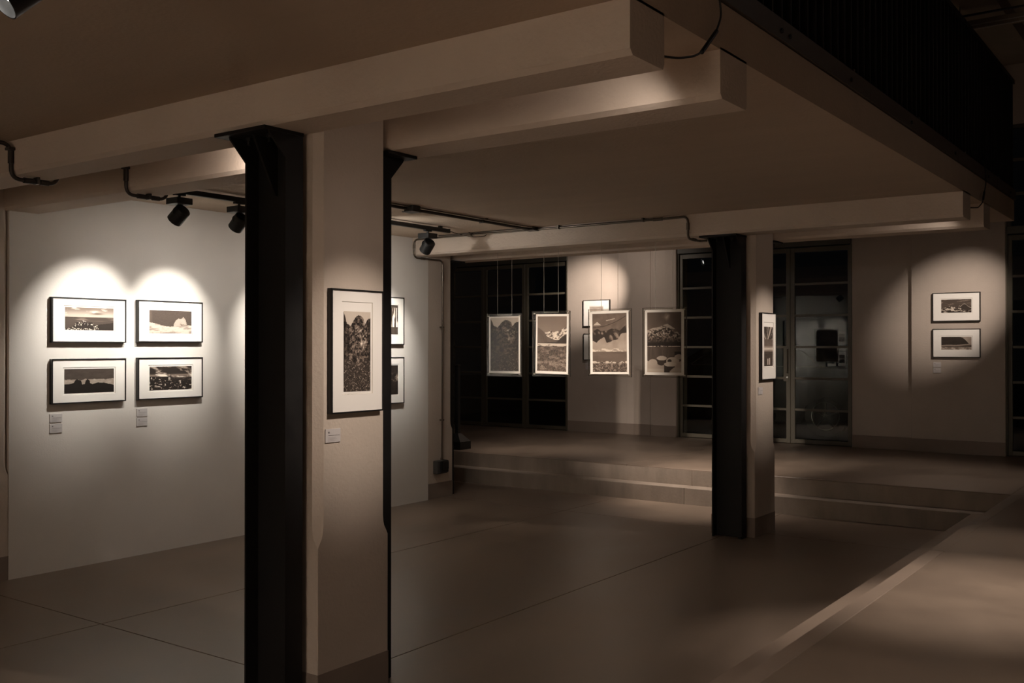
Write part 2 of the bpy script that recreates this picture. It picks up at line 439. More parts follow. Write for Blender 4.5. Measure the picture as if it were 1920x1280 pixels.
column(-7.42, -7.005, 3.128, 3.642, 'concrete pilaster cut by the left edge of the picture')
column(-7.42, -7.012, 8.160, 8.600, 'beige concrete pilaster at the end of the left wall with the socket box')

def steel_post(xm, yface, sign, label):
    """I section post against a column; local -y points away from the concrete. sign=-1: rear side (turned round)"""
    t = thing('steel_post', label, 'steel post', (xm, yface, 0), 0 if sign > 0 else math.pi)
    w2, dep, tf = .137, .104 if sign > 0 else .086, .011
    top = ZB - .017
    for s in (-1, 1):
        x0, x1 = (s * w2, s * (w2 - tf)) if s > 0 else (s * w2, s * (w2 - tf))
        x0, x1 = min(x0, x1), max(x0, x1)
        pts = [(-.002, 0), (-.002, top), (-dep - .092, top), (-dep - .088, top - .012), (-dep, 2.484), (-dep, 0)]
        obj('flange', MB().prism(pts, 'x', x0, x1), 'steel', t)
    obj('web', MB().box(-w2 + tf, w2 - tf, -.034, -.020, .002, top), 'steel', t)
    obj('gusset', MB().prism([(-.034, top), (-.034, 2.33), (-.046, 2.33), (-dep - .07, top)], 'x', -.006, .006), 'steel', t)
    obj('top_plate', MB().bbox(-.20, w2 + .006, -dep - .125, 0.0, top, ZB - .0005, .002), 'steel', t)
    for bx in (-.075, .065):
        b = MB().cyl((bx, -dep - .03, top - .016), (bx, -dep - .03, top), .014, n=6)
        b.cyl((bx, -dep - .03, top - .034), (bx, -dep - .03, top - .016), .008, n=10)
        obj('bolt', b, 'steel', t)
    if sign > 0: obj('base_cleat', MB().bbox(w2 - .03, w2 + .002, -dep - .012, -dep + .02, 0.001, .02, .002), 'steel', t)
    for z in (.28, 1.9):
        obj('bolt', MB().cyl((.06, -.041, z), (.06, -.034, z), .011, n=6), 'steel', t)
    return t
XM = -3.532
steel_post(XM, 3.100, 1, 'black steel I-section post in the left foreground, in front of the near column')
steel_post(XM, 3.597, -1, 'black steel post behind the near column, seen as a thin strip at its right')
steel_post(XM, 8.175, 1, 'black steel I-section post in front of the far column')
steel_post(XM, 8.672, -1, 'black steel post behind the far column, only its top corner showing')
steel_post(-7.20, 8.602, -1, 'black steel post behind the left wall pilaster')

# ------------------------------------------------------------ glazed doors
ZBAR = [.402, .800, 1.222, 1.645, 2.068, 2.492, 2.922]
def leaf_meshes():
    wd = 2.495 / 3
    o = {}
    o['stile'] = MB().bbox(0, .058, -.022, .022, ZU + .004, ZH - .012, .003).mesh('stile', M['doorframe'])
    o['top'] = MB().bbox(.058, wd - .058, -.022, .022, 2.922, ZH - .012, .002).mesh('top_rail', M['doorframe'])
    o['bot'] = MB().bbox(.058, wd - .058, -.022, .022, ZU + .008, .402, .002).mesh('bottom_rail', M['doorframe'])
    o['bar'] = MB().bbox(.058, wd - .058, -.018, .018, -.016, .016, .003).mesh('glazing_bar', M['doorframe'])
    o['pane'] = [MB().box(.052, wd - .052, -.003, .003, ZBAR[i] + .012, ZBAR[i + 1] - .012).mesh('pane', M['pane']) for i in range(6)]
    o['hinge'] = MB().bbox(-.016, .012, -.036, -.020, -.045, .045, .002).mesh('hinge', M['doorframe'])
    return o, wd
LM, WD = leaf_meshes()
def glazed_door(num, x0, label, hinge_sides, handle_leaf=None):
    root = struct_root('door_%d' % num, label, (x0, YW + .05, 0))
    obj('header', MB().bbox(0.0, 2.495, -.075, .10, ZH, 3.085, .003), 'header', root)
    obj('jamb', MB().bbox(-.004, .014, -.062, .08, ZU + .001, ZH - .001, .002), 'doorframe', root)
    obj('jamb', MB().bbox(2.495 - .014, 2.499, -.062, .08, ZU + .001, ZH - .001, .002), 'doorframe', root)
    for k in range(3):
        lx = k * WD
        lf = bpy.data.objects.new('door_leaf', None); COL.objects.link(lf); lf.parent = root; lf.location = (lx, 0, 0)
        def put(n, me, x=0, z=0, y=0):
            o = link(n, me, lf); o.location = (x, y, z); return o
        put('stile', LM['stile'], .002); put('stile', LM['stile'], WD - .060)
        put('top_rail', LM['top']); put('bottom_rail', LM['bot'])
        for z in ZBAR[1:-1]: put('glazing_bar', LM['bar'], 0, z)
        for p in LM['pane']: put('pane', p)
        if hinge_sides[k]:
            hx = WD if hinge_sides[k] == 'r' else 0
            for z in (.48, .64, 1.60, 1.76, 2.48, 2.62): put('hinge', LM['hinge'], hx, z)
    if handle_leaf is not None:
        h = MB()
        h.tube([(0, -.022, 1.30), (0, -.07, 1.30), (0, -.07, 1.61), (0, -.022, 1.61)], .010, bend=.02)
        obj('handle', h, 'doorframe', root).location = (handle_leaf * WD - .035, 0, 0)
        obj('lock_plate', MB().bbox(-.05, .025, -.032, -.022, 1.18, 1.64, .002), 'doorframe', root).location = (handle_leaf * WD - .045, 0, 0)
        obj('keyhole', MB().cyl((0, -.034, 1.235), (0, -.05, 1.235), .013, n=14), 'chrome', root, True).location = (handle_leaf * WD - .035, 0, 0)
    return root
glazed_door(1, D1[0], 'dark glazed steel doors at the rear left, behind the two left hanging prints', (None, None, 'r'))
glazed_door(2, D2[0], 'glazed steel doors behind the far column, reflecting pictures', (None, None, 'r'), 2)
glazed_door(3, D3[0], 'glazed steel door cut by the right edge of the picture', ('l', None, None))
wi = struct_root('window_1', 'dark window band above the right-hand glazed door', (D3[0], YW + .05, 0))
obj('window_frame', MB().bbox(0, .05, -.03, .03, 3.09, 4.30, .002), 'header', wi)
obj('window_frame', MB().bbox(2.445, 2.495, -.03, .03, 3.09, 4.30, .002), 'header', wi)
obj('window_frame', MB().bbox(.05, 2.445, -.03, .03, 4.26, 4.30, .002), 'header', wi)
for z in (3.478, 3.885): obj('glazing_bar', MB().bbox(.05, 2.445, -.02, .02, z - .018, z + .018, .002), 'doorframe', wi)
for z0, z1 in ((3.09, 3.47), (3.49, 3.875), (3.895, 4.265)): obj('pane', MB().box(.045, 2.45, -.003, .003, z0, z1), 'pane', wi)

# ------------------------------------------------------------ pictures: tone painted per vertex
def vnoise(x, y, seed):
    xi, yi = np.floor(x).astype(int), np.floor(y).astype(int); xf, yf = x - xi, y - yi
    def h(a, b_):
        n_ = (a * 374761393 + b_ * 668265263 + seed * 974711) & 0xffffffff
        n_ = ((n_ ^ (n_ >> 13)) * 1274126177) & 0xffffffff
        return ((n_ ^ (n_ >> 16)) & 0xffff) / 65535.0
    u_, v_ = xf * xf * (3 - 2 * xf), yf * yf * (3 - 2 * yf)
    return (h(xi, yi) * (1 - u_) + h(xi + 1, yi) * u_) * (1 - v_) + (h(xi, yi + 1) * (1 - u_) + h(xi + 1, yi + 1) * u_) * v_
def fbm(x, y, seed, oct=5):
    t = 0; a = .5
    for i in range(oct):
        t = t + a * vnoise(x, y, seed + i * 17); x, y = (x * .8 - y * .6) * 2.03 + 5, (x * .6 + y * .8) * 2.03 + 9; a *= .55
    return t / (.5 * (1 - .55 ** oct) / .45)
def sm(a, b_, x):
    t = np.clip((x - a) / (b_ - a), 0, 1); return t * t * (3 - 2 * t)
def mixf(a, b_, t): return a * (1 - t) + b_ * t
def ridge(u, pts): return np.interp(u, [p[0] for p in pts], [p[1] for p in pts])

def pic_clouds(u, v):
    sky = mixf(.42, .72, sm(.95, .62, v)) + .5 * sm(.55, .75, fbm(u * 5, v * 9, 3)) * sm(.6, .8, v)
    sky -= .40 * np.exp(-(((u - .66) / .11) ** 2 + ((v - .73) / .035) ** 2))
    sky += .25 * np.exp(-(((u - .6) / .10) ** 2 + ((v - .83) / .05) ** 2))
    sea = .20 + .25 * sm(.5, .75, fbm(u * 3, v * 22, 9)) * sm(.35, .5, v)
    L = np.where(v > .58, sky, sea)
    rk = ridge(u, [(0, .05), (.1, .1), (.2, .25), (.25, .36), (.33, .30), (.36, .42), (.45, .34), (.55, .33), (.6, .22), (.75, .28), (1, .34)]) + .06 * (fbm(u * 22, v * 0, 5) - .5)
    L = np.where(v < rk, .10, L)
    fl = (fbm(u * 46, v * 26, 12) > .60) & (v < rk + .02) & (u < .7)
    L = np.where(fl & (v > rk - .12), .85, L)
    L = np.where((v < .09) & (fbm(u * 52, v * 30, 31) > .56) & (u > .05) & (u < .68), .9, L)
    return L
def pic_mound(u, v):
    L = .20 + .05 * fbm(u * 30, v * 30, 2) + .10 * sm(.1, .0, u)
    m = .44 - .10 * (u - .0) + .06 * np.cos(u * 7) - .03
    sn = .88 - .28 * sm(.45, .7, fbm(u * 7, v * 12 - u * 3, 8))
    L = np.where(v < m, sn, L)
    r = ridge(u, [(.55, 0), (.57, .42), (.62, .58), (.68, .66), (.75, .65), (.80, .74), (.85, .62), (.89, .42), (.9, 0)]) + .02 * (fbm(u * 30, v * 2, 5) - .5)
    rk = .74 - .34 * sm(.5, .72, fbm(u * 16, v * 13, 22))
    return np.where((v < r) & (v > m - .03) & (u > .56) & (u < .895), rk, L)
def pic_silhouette(u, v):
    L = .14 + .06 * fbm(u * 9, v * 12, 3)
    e1 = .56 + .08 * (fbm(u * 12, u * 0, 5) - .5)
    L = np.where(v < e1, .55 + .3 * (fbm(u * 10, v * 14, 6) - .5), L)
    sk = ridge(u, [(0, .38), (.08, .38), (.18, .42), (.21, .52), (.24, .57), (.33, .52), (.35, .36), (.40, .36), (.42, .5), (.455, .58), (.50, .52), (.51, .40), (.56, .36), (.66, .42), (.8, .40), (.93, .34), (1, .30)]) + .02 * (fbm(u * 40, u * 0, 8) - .5)
    return np.where(v < sk, .025, L)
def pic_storm(u, v):
    f = fbm(u * 4 + 2, v * 5 + u * 2, 41)
    L = .08 + .85 * sm(.50, .68, f) * (1 - .4 * v)
    L = L + .35 * np.exp(-((v - .62) / .05) ** 2)
    g_ = fbm(u * 22, v * 20, 9)
    fg = .05 + .75 * sm(.58, .74, g_) * sm(.0, .3, .62 - np.abs(u - .5) * .6)
    L = np.where(v < .56 - .03 * (u > .52) * 1.0, np.where(u > .52, np.where(v > .40, .07 + .15 * (fbm(u * 4, v * 40, 7) > .6), fg), fg), L)
    L = np.where((np.abs(u - .497) < .006 + .05 * np.clip(.62 - v, 0, .2)) & (v < .72) & (v > .5), .05, L)
    L = np.where((np.abs(u - .49) < .05) & (v > .44) & (v < .54), .55 * (fbm(u * 30, v * 4, 6) > .5) + .1, L)
    return np.clip(L, 0, 1)
def pic_fall(u, v):
    L = .12 + .12 * fbm(u * 12, v * 6, 3)
    s = fbm(u * 34, v * 2.5, 11)
    return np.where((v > .25) & (v < .92), .15 + .85 * sm(.42, .66, s), L)
def pic_cloudhole(u, v):
    L = .04 + .06 * fbm(u * 9, v * 9, 4)
    return L + .6 * sm(.45, .7, fbm(u * 6, v * 8, 8)) * np.exp(-((v - .56) / .12) ** 2)
def pic_thicket(u, v, top=.90):
    fog = .84 - .10 * fbm(u * 5, v * 5, 1)
    cr = ridge(u, [(0, .99), (.05, .94), (.12, .85), (.25, .82), (.33, .87), (.42, .91), (.52, .955), (.62, .95), (.74, .91), (.78, .84), (.88, .89), (1, .92)]) + .05 * (fbm(u * 16, v * 8, 3) - .5)
    f = fbm(u * 11, v * 26, 7); f2 = fbm(u * 34, v * 60, 23)
    rock = .06 + .30 * sm(.42, .70, f) + .42 * (f2 - .50)
    edge = sm(.52, .28, np.abs(u - .52))
    rock = rock * (.45 + .75 * edge)
    rock += .75 * np.exp(-(((u - .66) / .06) ** 2 + ((v - .60) / .035) ** 2)) + .6 * np.exp(-(((u - .60) / .10) ** 2 + ((v - .755 - (u - .6) * .25) / .010) ** 2))
    rock += .35 * sm(.6, .72, f2) * np.exp(-((v - .66) / .16) ** 2) * edge
    fl = .05 + .16 * fbm(u * 14, v * 30, 5) + .50 * sm(.60, .74, fbm(u * 36, v * 90, 15))
    L = np.where(v < .36 + .04 * np.sin(u * 9), fl, rock)
    return np.where(v > cr, fog, L)
def pic_thicket_dark(u, v):
    L = pic_thicket(u, v); f = fbm(u * 9, v * 14, 71)
    return np.where(L > .7, L * (.62 + .38 * (v > .72)), L * np.where(v > .36, .45 + .5 * f, .85))
def pic_lakebirds(u, v):
    a = np.arctan2(v - .52, u - .25); r_ = np.hypot(u - .25, (v - .52))
    fan = .14 + .6 * (fbm(a * 9, r_ * 2, 3) > .56)
    L = np.where(v > .68, fan, .22 + .18 * fbm(u * 4, v * 14, 5))
    L = np.where((v > .37) & (v < .52), .35 + .45 * np.exp(-((v - .44) / .035) ** 2) + .15 * fbm(u * 4, v * 40, 4), L)
    L = np.where(v <= .37, .13 + .1 * fbm(u * 6, v * 25, 4), L)
    for cx, h in ((.42, .19), (.62, .20)): L = np.where((np.abs(u - cx) < .055) & (v > .03) & (v < h), .8, L)
    return L
def pic_valley(u, v):
    L = .36 + .12 * (1 - v) + .05 * fbm(u * 4, v * 4, 3)
    snow = ridge(u, [(0, .74), (.2, .70), (.33, .71), (.38, .73), (.47, .74), (.55, .71), (.66, .72), (.8, .74), (.9, .79), (1, .80)]) + .03 * (fbm(u * 14, u * 0, 8) - .5)
    sv = .92 - .70 * sm(.42, .66, fbm(u * 12 + v * 14, v * 34 - u * 10, 12))
    L = np.where(v < snow, sv, L)
    hl = ridge(u, [(0, .80), (.08, .78), (.2, .73), (.35, .63), (.5, .59), (.6, .575), (1, .57)])
    L = np.where(v < hl, .20 + .16 * fbm(u * 12 + v * 9, v * 9, 4), L)
    hr = ridge(u, [(0, .5), (.68, .545), (.75, .58), (.85, .635), (1, .67)])
    L = np.where(v < hr, .10 + .06 * fbm(u * 12, v * 12, 4), L)
    L = np.where((v < .51) & (v > .455 + .01 * np.sin(u * 14)), .78 - .35 * (fbm(u * 12, v * 50, 5) > .62), L)
    gr = .24 + .22 * sm(.38, .70, fbm(u * 6, v * 24, 9)) + .55 * (fbm(u * 34, v * 80, 19) - .48)
    return np.where(v <= .455, gr * (.75 + .25 * sm(.42, .1, v)), L)
def pic_ridge(u, v):
    L = .25 + .16 * fbm(u * 9 - v * 6, v * 16 + u * 5, 3)
    L = np.where(np.abs(v - .87 + (.35 - u) * .12) < .006, np.where((u > .4) & (u < .66), .75, L), L)
    L = np.where((u < .26) & (v > .80) & (v < .86 - np.abs(u - .14) * .5), .72, L)
    L = np.where(np.abs(v - (.76 + .20 * u * u)) < .006, .16, L)
    r1 = ridge(u, [(0, .70), (.08, .72), (.15, .74), (.25, .70), (.45, .71), (.55, .74), (.7, .73), (.8, .70), (.9, .76), (1, .80)])
    L = np.where(v < r1, .11 + .35 * sm(.55, .7, fbm(u * 7, v * 10 + u * 4, 22)), L)
    fogt = ridge(u, [(0, .53), (.12, .50), (.22, .56), (.35, .60), (.42, .50), (.62, .54), (.75, .56), (.85, .66), (1, .66)]) + .03 * (fbm(u * 9, v * 9, 2) - .5)
    L = np.where(v < fogt, .66 - .18 * fbm(u * 6, v * 9, 4), L)
    L = np.where((v < .40) & (v > .345) & (fbm(u * 14 + v * 20, v * 60, 5) > .56), .85, L)
    L = np.where(v < .345, .25 + .12 * fbm(u * 3, v * 18, 5), L)
    L = np.where(v < .17, .18 + .34 * sm(.42, .68, fbm(u * 28, v * 60, 9)), L)
    return np.where((v < .185) & (v > .145) & (fbm(u * 14, v * 40, 6) > .52), .80, L)
def pic_peak(u, v):
    L = .22 + .12 * fbm(u * 5, v * 8, 3) + .35 * np.exp(-(((u - .58) / .09) ** 2 + ((v - .93) / .05) ** 2)) * fbm(u * 14, v * 20, 5) * 1.6
    r = ridge(u, [(0, .70), (.15, .735), (.35, .755), (.5, .79), (.6, .805), (.7, .77), (.85, .71), (1, .655)])
    mt = .10 + .62 * sm(.38, .66, fbm(u * 26 - v * 10, v * 46 + u * 9, 7)) * sm(.45, .66, v)
    mt = np.where(v > r - .05 + .04 * (fbm(u * 12, v * 20, 31) - .5), .62 - .35 * (fbm(u * 8 + v * 22, v * 10, 14) > .55), mt)
    L = np.where(v < r, mt, L)
    L = np.where((v < .50) & (v > .44), .08, L)
    L = np.where(np.abs(v - .44 + .015 * fbm(u * 9, u * 0, 5)) < .010, .66 * (fbm(u * 18, v * 10, 4) > .42) + .1, L)
    L = np.where(v < .425, .16 + .14 * fbm(u * 26, v * 6, 5), L)
    L = np.where((u > .8) & (v < .35) & (v > .22), .08, L)
    def blob(cx, cy, rx, ry, val, L):
        return np.where(((u - cx) / rx) ** 2 + ((v - cy) / ry) ** 2 < 1, val - .1 * fbm(u * 8, v * 8, 3), L)
    L = np.where((v < .16 + .05 * fbm(u * 7, u * 0, 9)) & ~((u > .50) & (u < .70)), .68 - .08 * fbm(u * 9, v * 14, 5), L)
    L = np.where(((u - .42) / .15) ** 2 + ((v - .185) / .07) ** 2 < 1, .15, L)
    L = blob(.43, .235, .145, .038, .78, L)
    L = blob(.17, .16, .13, .06, .72, L); L = blob(.75, .19, .19, .065, .74, L)
    L = np.where(((u - .66) / .06) ** 2 + ((v - .19) / .03) ** 2 < 1, .14, L)
    L = np.where((u > .5) & (u < .80) & (v < .13), .16, L)
    L = blob(.68, .135, .18, .038, .80, L)
    L = np.where((v < .08) & (u > .66) & (v < (u - .62) * .5), .70, L)
    L = blob(.93, .26, .13, .04, .66, L)
    return np.where((v < .06) & (u < .5), .72, L)
def pic_range(u, v):
    L = .17 + .10 * fbm(u * 4, v * 16, 3) + .25 * sm(.6, .72, fbm(u * 6, v * 14 - u * 3, 8)) * sm(.5, .7, v)
    r = ridge(u, [(0, .34), (.1, .38), (.2, .42), (.28, .52), (.4, .40), (.5, .42), (.62, .52), (.68, .55), (.76, .68), (.82, .62), (.9, .45), (1, .35)])
    mt = np.where(fbm(u * 14, v * 12, 5) > .5, .78, .18)
    mt = np.where(u > .66, .14 + .5 * (np.abs(v - r) < .03), mt)
    L = np.where(v < r, mt, L)
    return np.where(v < .2, .10 + .65 * (fbm(u * 8, v * 22, 9) > .60), L)
def pic_hill(u, v):
    r = ridge(u, [(0, 1.05), (.6, 1.02), (.72, .92), (.8, .75), (.86, .6), (.9, .5), (.92, 0)])
    L = np.where(u > .6, .42 + .2 * fbm(u * 5, v * 5, 4), .3)
    L = np.where(v < r, .08 + .04 * fbm(u * 5, v * 5, 3), L)
    b1 = .34 + .10 * u + .02 * np.sin(u * 9)
    L = np.where(v < b1, .5 - .3 * sm(b1 - .04, b1 - .14, v), L)
    return np.where(v < .2, .35 + .35 * sm(.42, .62, fbm(u * 14, v * 20, 8)), L)
def pic_pale(u, v): return np.clip(.50 + .25 * fbm(u * 5, v * 6, 3) - .2 * sm(.5, .3, v), 0, 1)
def pic_dark(u, v): return .10 + .10 * fbm(u * 6, v * 5, 3)

def print_mesh(fn, wd, ht, res=150, gain=1.0, lift=0.0):
    nx = max(8, int(res * min(1, wd / ht))); nz = max(8, int(res * min(1, ht / wd)))
    U, V = np.meshgrid((np.arange(nx) + .5) / nx, (np.arange(nz) + .5) / nz)
    L = np.clip(fn(U, V) * gain + lift, .0, 1.0)
    L = L ** 1.5                                   # tone -> linear
    lo, hi = np.array([.011, .008, .0065]), np.array([.80, .70, .585])
    midc = np.array([.20, .150, .118])
    t = L[..., None]
    colr = np.where(t < .25, lo + (midc - lo) * t / .25, midc + (hi - midc) * (t - .25) / .75)
    xs = np.linspace(-wd / 2, wd / 2, nx + 1); zs = np.linspace(-ht / 2, ht / 2, nz + 1)
    XX, ZZ = np.meshgrid(xs, zs)
    verts = [(float(a), 0.0, float(b_)) for a, b_ in zip(XX.ravel(), ZZ.ravel())]
    faces = [(j * (nx + 1) + i, j * (nx + 1) + i + 1, (j + 1) * (nx + 1) + i + 1, (j + 1) * (nx + 1) + i) for j in range(nz) for i in range(nx)]
    me = bpy.data.meshes.new('print'); me.from_pydata(verts, [], faces)
    a = me.color_attributes.new('Col', 'FLOAT_COLOR', 'CORNER')
    d = np.ones((nx * nz, 4, 4), dtype=np.float32); d[:, :, :3] = colr.reshape(-1, 1, 3)
    a.data.foreach_set('color', d.ravel()); me.materials.append(M['print']); me.update()
    return me

def frame_mb(w_, h, fw, dep):
    """four mitred mouldings, hollow in the middle; back at y=0, front at y=-dep"""
    o = [(-w_ / 2, -h / 2), (w_ / 2, -h / 2), (w_ / 2, h / 2), (-w_ / 2, h / 2)]
    i_ = [(-w_ / 2 + fw, -h / 2 + fw), (w_ / 2 - fw, -h / 2 + fw), (w_ / 2 - fw, h / 2 - fw), (-w_ / 2 + fw, h / 2 - fw)]
    vs = [(x, 0, z) for x, z in o] + [(x, -dep, z) for x, z in o] + [(x, -dep, z) for x, z in i_] + [(x, 0, z) for x, z in i_]
    fs = []
    for k in range(4):
        j = (k + 1) % 4
        fs += [(k, j, 4 + j, 4 + k), (4 + k, 4 + j, 8 + j, 8 + k), (8 + k, 8 + j, 12 + j, 12 + k), (12 + k, 12 + j, j, k)]
    return MB().add(vs, fs)

def framed(fn, w_, h, ow, oh, oz, label, loc, rz, group=None, dep=.034, fw=.0085, ox=0, mo=.012, gain=1.0, lift=0.0, res=160, mtop=None):
    """ow x oh: size of the print, offset (ox, oz) from the frame centre; mo: paper margin inside the mat window"""
    t = thing('framed_print', label, 'framed print', loc, rz, group)
    obj('frame', frame_mb(w_, h, fw, dep), 'frame', t)
    mt = mo if mtop is None else mtop
    ax0, ax1, az0, az1 = ox - ow / 2 - mo, ox + ow / 2 + mo, oz - oh / 2 - mo, oz + oh / 2 + mt
    X0, X1, Z0, Z1 = -w_ / 2 + fw * .9, w_ / 2 - fw * .9, -h / 2 + fw * .9, h / 2 - fw * .9
    yf, yb, bv = -dep + .006, -dep + .0095, .003
    o = [(X0, Z0), (X1, Z0), (X1, Z1), (X0, Z1)]; a = [(ax0, az0), (ax1, az0), (ax1, az1), (ax0, az1)]
    b_ = [(ax0 + bv, az0 + bv), (ax1 - bv, az0 + bv), (ax1 - bv, az1 - bv), (ax0 + bv, az1 - bv)]
    mm = MB().add([(x, yf, z) for x, z in o] + [(x, yf, z) for x, z in a], [(k, (k + 1) % 4, 4 + (k + 1) % 4, 4 + k) for k in range(4)])
    mat_o = obj('mat_board', mm, 'mat', t)
    obj('mat_bevel', MB().add([(x, yf, z) for x, z in a] + [(x, yb, z) for x, z in b_], [(k, (k + 1) % 4, 4 + (k + 1) % 4, 4 + k) for k in range(4)]), 'bevel', mat_o)
    obj('paper', MB().box(X0, X1, yb, yb + .002, Z0, Z1), 'mat', t)
    p = link('print', print_mesh(fn, ow, oh, res, gain, lift), t); p.location = (ox, yb - .0008, oz)
    obj('back_board', MB().box(X0, X1, yb + .003, -.001, Z0, Z1), 'frame', t)
    return t

R90 = math.pi / 2
GA = 'framed prints hung two by two on the left wall'
framed(pic_clouds, .602, .335, .394, .170, .011, 'framed print of clouds over dark sea, top left of the four on left wall', (XL + .001, 4.237, 1.843), R90, GA)
framed(pic_mound, .608, .334, .397, .186, -.003, 'framed print of a pale rock on snow under dark sky, top right of the four', (XL + .001, 4.946, 1.848), R90, GA, mo=.010, gain=.84)
framed(pic_silhouette, .602, .331, .402, .180, -.001, 'framed print of black silhouettes under a dark sky, bottom left of the four', (XL + .001, 4.237, 1.390), R90, GA)
framed(pic_storm, .607, .333, .396, .190, .000, 'framed print of storm clouds over a sparkling dark town, bottom right of the four', (XL + .001, 4.948, 1.392), R90, GA)
framed(pic_fall, .62, .489, .40, .30, .012, 'upper framed print right of the near column, of pale vertical streaks', (XL + .001, 7.446, 1.912), R90, 'framed prints half hidden behind the near column', ox=.02)
framed(pic_cloudhole, .62, .478, .40, .30, .005, 'lower framed print right of the near column, nearly black', (XL + .001, 7.447, 1.302), R90, 'framed prints half hidden behind the near column', ox=.02)
framed(pic_thicket, .342, .572, .176, .372, -.002, 'tall framed print of a misty thicket and rocks, on the near column', (XC1 + .0005, 3.358, 1.623), R90, dep=.028, fw=.007, mo=.013, res=190, mtop=.045)
framed(pic_lakebirds, .340, .588, .205, .345, -.001, 'tall narrow framed print of a lake and two pale birds, on the far column', (XC1 + .0005, 8.465, 1.650), R90, dep=.030, fw=.007, mo=.012, mtop=.04)
YP = YW - .06
GB = 'framed prints on the rear wall at the right'
framed(pic_range, .545, .352, .345, .162, .010, 'framed print of a snowy mountain range, upper one on the right rear wall', (-2.719, YP - .0005, 2.136), 0, GB)
framed(pic_hill, .545, .352, .345, .155, -.002, 'framed print of a dark hill above pale plain, lower one on right rear wall', (-2.719, YP - .0005, 1.693), 0, GB)
GC = 'framed prints behind the third hanging print'
framed(pic_pale, .47, .405, .24, .20, .0, 'small framed pale print on the rear wall, showing above the third hanging print', (-7.865, YW - .0005, 2.164), 0, GC)
framed(pic_dark, .47, .405, .24, .20, .0, 'small framed dark print on the rear wall, mostly behind the third hanging print', (-7.86, YW - .0005, 1.648), 0, GC)

def plaque(label, loc, rz, w_=.095, h=.062, group=None, big=False):
    t = thing('label_plaque', label, 'plaque', loc, rz, group)
    obj('card', MB().bbox(-w_ / 2, w_ / 2, -.006, 0, -h / 2, h / 2, .0008), 'plaque', t)
    L = MB(); y = -.0066
    def q(x0, x1, z0, z1): L.add([(x0, y, z0), (x1, y, z0), (x1, y, z1), (x0, y, z1)], [(0, 1, 2, 3)])
    x = -w_ / 2 + w_ * .17; s = h * .13
    # small mark made of a few strokes
    cx, cz = x + s * .5, h * .24
    for k, (dx, dz, a, b_) in enumerate(((-.45, 0, .12, .45), (.1, .3, .4, .12), (.0, -.25, .14, .35), (.45, -.1, .12, .4), (-.1, .05, .3, .14))):
        q(cx + dx * s - a * s, cx + dx * s + a * s, cz + dz * s - b_ * s, cz + dz * s + b_ * s)
    obj('emblem', L, 'ink', t)
    L = MB()
    def words(z, x0, x1, hh, seed):
        rr = random.Random(seed); xx = x0
        while xx < x1:
            e = min(x1, xx + rr.uniform(.03, .09) * w_); q(xx, e, z - hh, z + hh); xx = e + w_ * .012
    words(h * .02, x, w_ * .42, h * .014, 1)
    tl = obj('title_line', L, 'ink', t)
    L = MB()
    for k, e in enumerate((.20, .10, .26, .05, .12)): words(-h * (.13 + .065 * k), x, w_ * e, h * .008, k + 3)
    obj('small_print', L, 'ink2', t)
    return t
GP = 'plaques under the left wall prints'
plaque('upper white plaque below the bottom left framed print', (XL, 3.985, 1.122), R90, group=GP)
plaque('lower white plaque of the pair under the bottom left framed print', (XL, 3.985, 1.046), R90, .096, .066, group=GP)
plaque('upper white plaque below the bottom right framed print', (XL, 4.698, 1.125), R90, group=GP)
plaque('lower white plaque of the pair under the bottom right framed print', (XL, 4.698, 1.051), R90, .096, .066, group=GP)
plaque('white plaque below the tall print on the near column', (XC1, 3.218, 1.238), R90, .094, .062)
plaque('white plaque below the narrow print on the far column', (XC1, 8.322, 1.262), R90, .096, .064)
GQ = 'plaques on the rear wall at the right'
plaque('upper plaque under the dark hill print on the right rear wall', (-2.945, YP, 1.425), 0, .09, .063, group=GQ)
plaque('lower plaque under the dark hill print on the right rear wall', (-2.945, YP, 1.355), 0, .09, .063, group=GQ)
GR = 'plaques on the rear wall behind the third hanging print'
plaque('upper plaque on the rear wall left of the third hanging print', (-8.03, YW, 1.40), 0, .09, .063, group=GR)
plaque('lower plaque on the rear wall left of the third hanging print', (-8.03, YW, 1.33), 0, .09, .063, group=GR)

